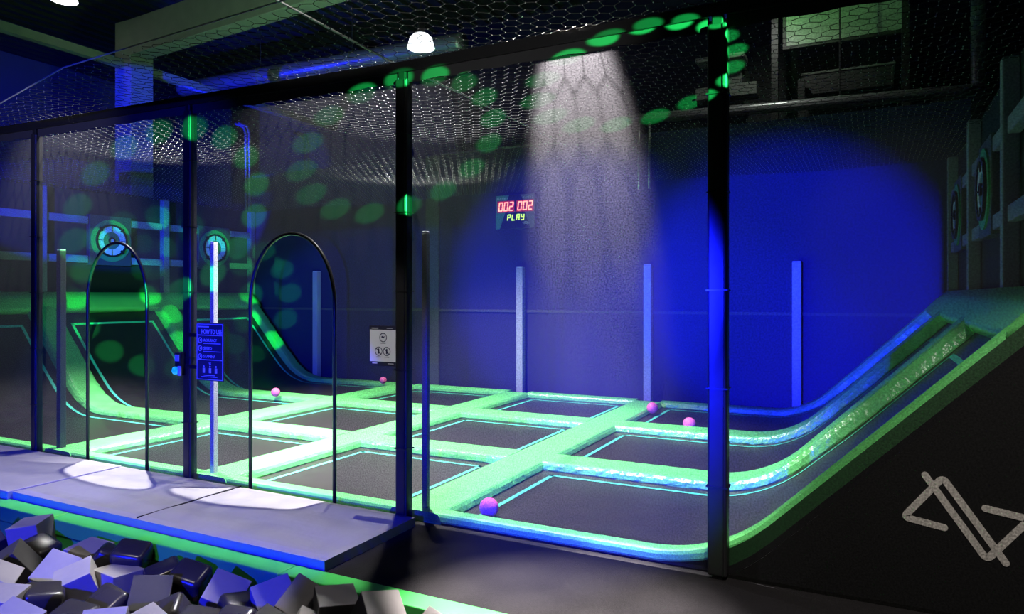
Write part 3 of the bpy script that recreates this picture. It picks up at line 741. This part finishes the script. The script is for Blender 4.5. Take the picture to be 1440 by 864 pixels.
b = MB(); b.box((1.725, YN-.10, .985), (1.775, YN-.094, 1.04)); b.box((1.765, YN-.105, .865), (1.80, YN-.094, .945)); b.build('cover_plate', M['greysleeve'], t)
b = MB(); b.lathe([(.0, -.02), (.02, -.018), (.032, -.008), (.034, 0), (.034, .012), (0, .012)], (1.735, YN-.105, .905), 'y', 24); b.build('button', M['teal'], t, smooth=True)
# tiny exit sign on the far wall
t = thing('exit_sign', 'tiny glowing green exit sign high on the far wall', 'sign', (-2.0, 9.15, 6.0))
import mathutils
def at_y(u, v, y):
    c, s_ = math.cos(-.473), math.sin(-.473); a_ = (u-720)/991.5; bb = (416.1-v)/991.5; d = (a_*c+s_, -a_*s_+c, bb); k = (y+4.334)/d[1]
    return (7.013+k*d[0], y, 1.542+k*d[2])
ex = at_y(557, 115, 9.1); t.location = ex; t['_base'] = ex
b = MB(); b.box((ex[0]-.09, 9.1, ex[2]-.08), (ex[0]+.09, 9.16, ex[2]+.08)); b.build('housing', M['dark'], t)
b = MB(); b.box((ex[0]-.08, 9.09, ex[2]-.07), (ex[0]+.08, 9.1, ex[2]+.07)); b.build('lit_panel', M['exitg'], t)
b = MB(); b.box((ex[0]+.0, 9.085, ex[2]-.05), (ex[0]+.05, 9.09, ex[2]+.05)); b.build('door_pictogram', M['white'], t)

# ---------------------------------------------------------------- scoreboard
SEG = {'0': 'abcdef', '2': 'abged', 'P': 'abefg', 'L': 'def', 'A': 'abcefg', 'Y': 'bcdfg'}
def seg_char(b, ch, x, z, w_, h, th, y):
    sl = .12
    def q(x0, z0, x1, z1):
        sx = lambda zz: (zz-z)*sl
        b.add([(x0+sx(z0), y, z0), (x1+sx(z0), y, z0), (x1+sx(z1), y, z1), (x0+sx(z1), y, z1), (x0+sx(z0), y+.004, z0), (x1+sx(z0), y+.004, z0), (x1+sx(z1), y+.004, z1), (x0+sx(z1), y+.004, z1)], [(0,1,2,3),(7,6,5,4),(0,4,5,1),(1,5,6,2),(2,6,7,3),(3,7,4,0)])
    g = th*.35; m_ = z+h/2
    D = {'a': (x+g, z+h-th, x+w_-g, z+h), 'd': (x+g, z, x+w_-g, z+th), 'g': (x+g, m_-th/2, x+w_-g, m_+th/2),
         'f': (x, m_+g/2, x+th, z+h-g), 'e': (x, z+g, x+th, m_-g/2), 'b': (x+w_-th, m_+g/2, x+w_, z+h-g), 'c': (x+w_-th, z+g, x+w_, m_-g/2)}
    for s_ in SEG[ch]: q(*D[s_])
def scoreboard():
    x0, x1, z0, z1 = 1.43, 2.15, 2.64, 3.20; y = 5.98
    t = thing('scoreboard', 'electronic scoreboard showing red 002 002 and PLAY, hung on the back wall', 'scoreboard', ((x0+x1)/2, y, z0))
    b = MB(); b.box((x0, y, z0), (x1, 6.08, z1)); b.build('housing', M['sbody'], t, bevel=.01)
    f = y-.004
    def poly(pts, name, m):
        b = MB(); n = len(pts); b.add([(p[0], f, p[1]) for p in pts]+[(p[0], y, p[1]) for p in pts], [tuple(range(n)), tuple(range(2*n-1, n-1, -1))]+[(i, n+i, n+(i+1) % n, (i+1) % n) for i in range(n)]); b.build(name, m, t)
    poly([(x0+.005, z0+.005), (x0+.08, z0+.005), (x0+.19, z0+.30), (x0+.19, z0+.44), (x0+.25, z1-.005), (x0+.005, z1-.005)], 'green_panel', M['sgreen'])
    poly([(x1-.005, z0+.005), (x1-.08, z0+.005), (x1-.19, z0+.30), (x1-.19, z0+.44), (x1-.26, z1-.005), (x1-.005, z1-.005)], 'grey_panel', M['sgrey'])
    for k, xx in enumerate((x0+.035, x0+.385)):
        b = MB(); b.box((xx, f-.006, z1-.285), (xx+.315, f, z1-.095)); b.build('digit_window', M['redoff'], t)
        for j, ch in enumerate('002'):
            b = MB(); seg_char(b, ch, xx+.02+j*.097, z1-.265, .078, .15, .018, f-.011); b.build('digit', M['red'], t)
    for j, ch in enumerate('PLAY'):
        b = MB(); seg_char(b, ch, x0+.215+j*.083, z0+.135, .062, .105, .017, f-.006); b.build('letter', M['lime'], t)
    text('PLAYER 1', .045, (x0+.03, f-.003, z1-.07), (1, 0, 0), (0, 0, 1), M['white'], t, width=.19)
    text('PLAYER 2', .045, (x1-.22, f-.003, z1-.07), (1, 0, 0), (0, 0, 1), M['white'], t, width=.19)
    text('COUNTDOWN', .036, (x0+.245, f-.003, z0+.265), (1, 0, 0), (0, 0, 1), M['white'], t, width=.235)
    b = MB()
    for k in range(3):
        c_ = (x1-.16, z0+.045); r0 = .035+.016*k
        for j in range(8):
            a0, a1 = .5+j*.24, .5+(j+1)*.24
            b.add([(c_[0]+(r0+d)*math.cos(a_)*1.1, f-.003, c_[1]+(r0+d)*math.sin(a_)*.9) for a_, d in ((a0, 0), (a1, 0), (a1, .008), (a0, .008))], [(0, 1, 2, 3)])
    b.build('emblem', M['white'], t)
scoreboard()

# ---------------------------------------------------------------- cord nets overhead
def hexnet(name, region, z, cell, label, sag=0.03, xr=(0, 0), yr=(0, 0), r=.0023):
    """hexagonal cord net, real cords with knots"""
    b = MB(); a_ = cell/math.sqrt(3); done = set(); rnd = random.Random(9); J = {}
    def zz(x, y): return z(x, y)
    def nodept(k):
        if k not in J: J[k] = (k[0]/1000+rnd.uniform(-.006, .006), k[1]/1000+rnd.uniform(-.006, .006))
        x, y = J[k]; return Vector((x, y, zz(x, y)))
    used = set(); i = 0; y = yr[0]
    while y < yr[1]+cell:
        x = xr[0]+(cell/2 if i % 2 else 0)
        while x < xr[1]+cell:
            hx = [(round((x+a_*math.cos(PI/6+PI/3*k))*1000), round((y+a_*math.sin(PI/6+PI/3*k))*1000)) for k in range(6)]
            for k in range(6):
                p, q = hx[k], hx[(k+1) % 6]
                p = (round(p[0]/4)*4, round(p[1]/4)*4); q = (round(q[0]/4)*4, round(q[1]/4)*4)
                e = (min(p, q), max(p, q))
                if e in done or not (region(p[0]/1000, p[1]/1000) and region(q[0]/1000, q[1]/1000)): continue
                done.add(e); used.add(p); used.add(q); A_, B_ = nodept(p), nodept(q); d = (B_-A_)
                if d.length < .005: continue
                d.normalize(); u = d.cross(Vector((0, 0, 1))).normalized(); w_ = Vector((0, 0, 1))
                vs = [c_+o for c_ in (A_, B_) for o in (u*r, -u*r*.5+w_*r*.87, -u*r*.5-w_*r*.87)]
                b.add(vs, [(0,1,4,3),(1,2,5,4),(2,0,3,5)])
            x += cell
        y += a_*1.5; i += 1
    t = b
    nb = MB()
    for k in used:
        c_ = nodept(k); R_ = r*2.1
        nb.add([c_+Vector(v)*R_ for v in ((1,0,0),(-1,0,0),(0,1,0),(0,-1,0),(0,0,1),(0,0,-1))], [(0,2,4),(2,1,4),(1,3,4),(3,0,4),(2,0,5),(1,2,5),(3,1,5),(0,3,5)])
    rt = thing(name, label, 'net', ((xr[0]+xr[1])/2, (yr[0]+yr[1])/2, 3.2))
    b.build('cords', M['rope'], rt, recalc=False); nb.build('knots', M['knot'], rt, recalc=False)
def zin(x, y): return 3.25+.02*math.sin(x*1.7)*math.sin(y*1.3)-.03*math.sin(max(0, min(1, (y+.2)/6.3))*PI)
hexnet('ceiling_net', lambda x, y: -4.3 < x < 7.95 and YN < y < 6.1, zin, .105, 'wide cord net stretched over the whole court', xr=(-4.3, 7.95), yr=(YN, 6.1))
def zc(x, y): return tz(max(-2.5, min(8.4, x)))+.01*math.sin(x*4)*math.sin((y+.2)*3)
def reg(x, y):
    if not (-2.4 < x < 8.0 and y < YN+.001): return False
    if x < -.08: return y > -.2+(x+2.2)/2.12*(-.53)
    if x < 1.56: return y > -.73+(x+.08)/1.64*(-.40)
    return y > -1.15-max(0, x-1.56)*.06
hexnet('canopy_net', reg, zc, .105, 'cord net canopy reaching out from the rail over the grey mat', xr=(-2.4, 8.0), yr=(-1.6, YN))
b = MB(); b.tube([(3.93, -1.6, 3.27), (3.93, -.2, 3.225), (3.9, .8, 3.26), (3.88, 6.1, 3.27)], .009, 6)
tag(b.build('support_cable', M['cable']), 'thin steel cable running back over the court under the cord net', 'cable')
b = MB(); b.tube([(-2.2, -.2, 3.33), (-.08, -.73, 3.30), (1.56, -1.13, 3.27), (8.0, -1.55, 3.25)], .006, 6)
tag(b.build('edge_rope', M['cable']), 'edge rope of the canopy net', 'rope')

# ---------------------------------------------------------------- hall above
def lamp(c, r, label, z1=None):
    x, y, z = c; t = thing('high_bay_lamp', label, 'lamp', (x, y, z))
    b = MB(); b.lathe([(.0, r*1.05), (r*.55, r*1.02), (r*.82, r*.75), (r*.93, r*.35), (r*1.02, 0), (r*.97, 0), (r*.88, r*.35), (r*.5, r*.95)], (x, y, z), 'z', 36); b.build('reflector', M['lamprim'], t, smooth=True)
    b = MB(); b.lathe([(.0, -.02), (r*.6, -.015), (r*.98, .01), (r*.9, .03), (0, .03)], (x, y, z), 'z', 36); b.build('lens', M['lamp'], t, smooth=True)
    b = MB(); b.lathe([(.0, r*1.9), (r*.25, r*1.9), (r*.3, r*1.05), (0, r*1.05)], (x, y, z), 'z', 20); b.build('driver_housing', M['dark'], t)
    b = MB(); b.tube([(x, y, z+r*1.9), (x, y, 7.5)], .008, 6); b.build('suspension_cable', M['dark'], t)
lamp(at_y(592, 68, 3.7), .185, 'bright bell-shaped ceiling lamp above the middle net post')
lamp(at_y(90, 1, 2.6), .2, 'bright ceiling lamp cut by the upper left frame edge')
# concrete column and beam
b = MB(); b.box((-5.06, 3.66, -.8), (-4.62, 4.10, 6.42)); tag(b.build('concrete_column', M['concrete'], bevel=.01), 'concrete column standing behind the left wall', 'column')
b = MB(); b.add([(-4.65, 3.66, 5.79), (3.4, 3.10, 5.79), (3.4, 3.40, 5.79), (-4.65, 3.98, 5.79), (-4.65, 3.66, 6.42), (3.4, 3.10, 6.42), (3.4, 3.40, 6.42), (-4.65, 3.98, 6.42)], [(3,2,1,0),(4,5,6,7),(0,1,5,4),(1,2,6,5),(2,3,7,6),(3,0,4,7)])
tag(b.build('concrete_beam', M['concrete'], bevel=.01), 'big concrete beam leaving the column top to the right', 'beam')
b = MB(); b.box((-4.95, -5.5, 5.60), (-4.80, 3.66, 5.74)); b.box((-4.95, 4.1, 5.60), (-4.80, 9.2, 5.74)); tag(b.build('steel_purlin', M['concrete']), 'slim beam meeting the concrete column from the left', 'beam')
def duct(p, q, r, label, rings=True):
    t = thing('ventilation_duct', label, 'duct', p); p, q = Vector(p), Vector(q); n = int((q-p).length/.12); b = MB(); pts = [p+(q-p)*k/n for k in range(n+1)]
    b.tube(pts, [r*(1.03 if k % 2 else 1) for k in range(n+1)], 20); b.build('spiral_tube', M['zinc'], t, smooth=True)
    b = MB(); d = (q-p).normalized()
    for f in (0.33, .66): c_ = p+(q-p)*f; b.tube([c_-d*.03, c_+d*.03], r*1.1, 20)
    b.build('clamp', M['zinc'], t)
    if abs(d.z) < .5:
        for f in (0.33, .66): c_ = p+(q-p)*f; b = MB(); b.tube([c_+Vector((0, 0, r)), (c_.x, c_.y, 7.5)], .012, 6); b.build('hanger_rod', M['dark'], t)
duct((-7.6, 7.0, 6.45), (0.2, 7.0, 6.30), .17, 'long round duct with blue light on it, above the left half of the rail')
duct((3.2, 7.5, 4.60), (8.3, 7.5, 4.45), .085, 'round duct crossing the upper right hall wall')
duct((8.33, 7.5, 4.45), (8.33, 7.5, 7.5), .085, 'vertical duct at the upper right')
b = MB(); b.box((4.5, 7.67, 4.18), (8.6, 7.75, 4.26)); tag(b.build('cable_tray', M['concrete']), 'thin tray running below the round duct at upper right', 'tray')
for x in (5.6, 6.0, 7.45):
    b = MB(); b.box((x-.05, 7.75, -.8), (x+.05, 7.85, 5.0 if x == 6.0 else 7.4)); tag(b.build('steel_upright', M['dark']), 'dark steel upright %s' % {5.6: 'left of the green-lit window', 6.0: 'below the green-lit window', 7.45: 'right of the green-lit window'}[x], 'post')
b = MB()
wx0, wx1, wz0, wz1 = 5.75, 7.45, 5.62, 7.2
t = thing('hall_window', 'wide window of the hall lit green at upper right', 'window', (6.6, 8.0, 5.6))
b.box((wx0, 8.0, wz0), (wx1, 8.03, wz1)); b.build('pane', M['roofglass'], t)
b = MB(); b.box((wx0-.05, 7.96, wz0-.05), (wx1+.05, 8.04, wz0)); b.box((wx0-.05, 7.96, wz0), (wx0, 8.04, wz1)); b.box((wx1, 7.96, wz0), (wx1+.05, 8.04, wz1)); b.build('frame', M['dark'], t)
t = thing('hall_box', 'dark rectangular duct box under the green-lit window', 'box', (6.6, 8.0, 4.75))
b = MB(); b.box((6.0, 7.95, 4.78), (7.3, 9.19, 5.12)); b.build('casing', M['dark'], t, bevel=.01)
b = MB(); b.box((5.98, 7.93, 5.10), (7.32, 8.52, 5.13)); b.build('flange', M['concrete'], t)
b = MB(); b.box((4.3, 7.9, 4.9), (5.3, 8.3, 5.1)); b.box((4.3, 7.9, 5.55), (5.1, 8.3, 5.62)); b.box((4.6, 8.3, 4.9), (5.0, 9.19, 5.62)); tag(b.build('roller_housing', M['concrete']), 'pale housings on the wall left of the green-lit window', 'housing')
# conduits
def conduit(pts, r, label, m='zinc'):
    b = MB(); b.tube(pts, r, 8); tag(b.build('conduit', M[m], smooth=True), label, 'pipe')
conduit([(0.27, 6.13, 4.02), (3.06, 6.13, 4.02)], .022, 'thin pale pipe crossing the back wall above the scoreboard')
for dx, l in ((3.86, 'left'), (4.02, 'right')):
    conduit([(dx, 6.04, 3.15), (dx, 6.04, 4.15)], .02, 'short upright pipe high on the back wall behind the light streak, %s of a pair' % l)
for dx, l in ((-4.42, 'left'), (-4.32, 'right')):
    pts = [(dx, 5.98, 3.32), (dx, 5.98, 4.3)]
    conduit([(dx, 6.04, 3.28), (dx, 6.04, 4.85), (dx-.06, 6.04, 5.0), (dx-.3, 6.04, 5.1)], .025, 'upright bent pipe beyond the left wall, %s one of the pair' % l)
# ---------------------------------------------------------------- foam pit
rnd = random.Random(8)
ORD = ['first', 'second', 'third', 'fourth', 'fifth', 'sixth', 'seventh', 'eighth', 'ninth', 'tenth', 'eleventh', 'twelfth', 'thirteenth', 'fourteenth', 'fifteenth', 'sixteenth']
kinds = []
for i, q in enumerate(FOAM): kinds.append('r' if q[0] == 'r' else ('g' if rnd.random() < .8 else 'b'))
KN = {'r': 'glossy black rounded foam block', 'g': 'grey foam cube', 'b': 'matt black foam cube'}
def row(q): return 0 if q[3] > -1.56 else (1 if q[3] > -1.78 else 2)
RNM = ['leaning near the green border', 'a cube-width away from the border', 'nearest the camera']
def across(q):      # left to right as the photo shows the pit
    dx, dy = q[2]-7.013, q[3]+4.334
    return (dx*.890+dy*.4555)/(dx*-.4555+dy*.890)
rank = {}
for kd in 'rgb':
    for r_ in range(3):
        sel = sorted([i for i in range(NTOP) if kinds[i] == kd and row(FOAM[i]) == r_], key=lambda i: across(FOAM[i]))
        for n_, i in enumerate(sel): rank[i] = n_
for i, (k, s_, x, y, z, rx, ry, rzz) in enumerate(FOAM):
    b = MB(); h = s_/2; kd = kinds[i]
    if k == 'c':
        b.box((-h, -h, -h), (h, h, h)); o = b.build('foam_cube', M['cube'] if kd == 'g' else M['cubeblack'], bevel=.004); cat = 'foam cube'
    else:
        b.box((-h*1.05, -h*.9, -h*.8), (h*1.05, h*.9, h*.8)); o = b.build('foam_block', M['vinyl'], bevel=.034, seg=4, smooth=True); cat = 'foam block'
    if i < NTOP: lab = '%s %s, %s from the left' % (KN[kd], RNM[row(FOAM[i])], ORD[rank[i]])
    else: lab = '%s mostly buried under the others in the pit' % KN[kd]
    me = o.data; zmin = min(v.co.z for v in me.vertices); zmax = max(v.co.z for v in me.vertices)
    me.transform(Matrix.Translation((0, 0, -(zmin+zmax)/2)))
    o.location = (x, y, z-.03); o.rotation_euler = (rx, ry, rzz)
    tag(o, lab, cat, KN[kd]+'s in the pit' if i < NTOP else 'buried '+KN[kd]+'s')
for o in bpy.data.objects:
    if '_base' in o: del o['_base']
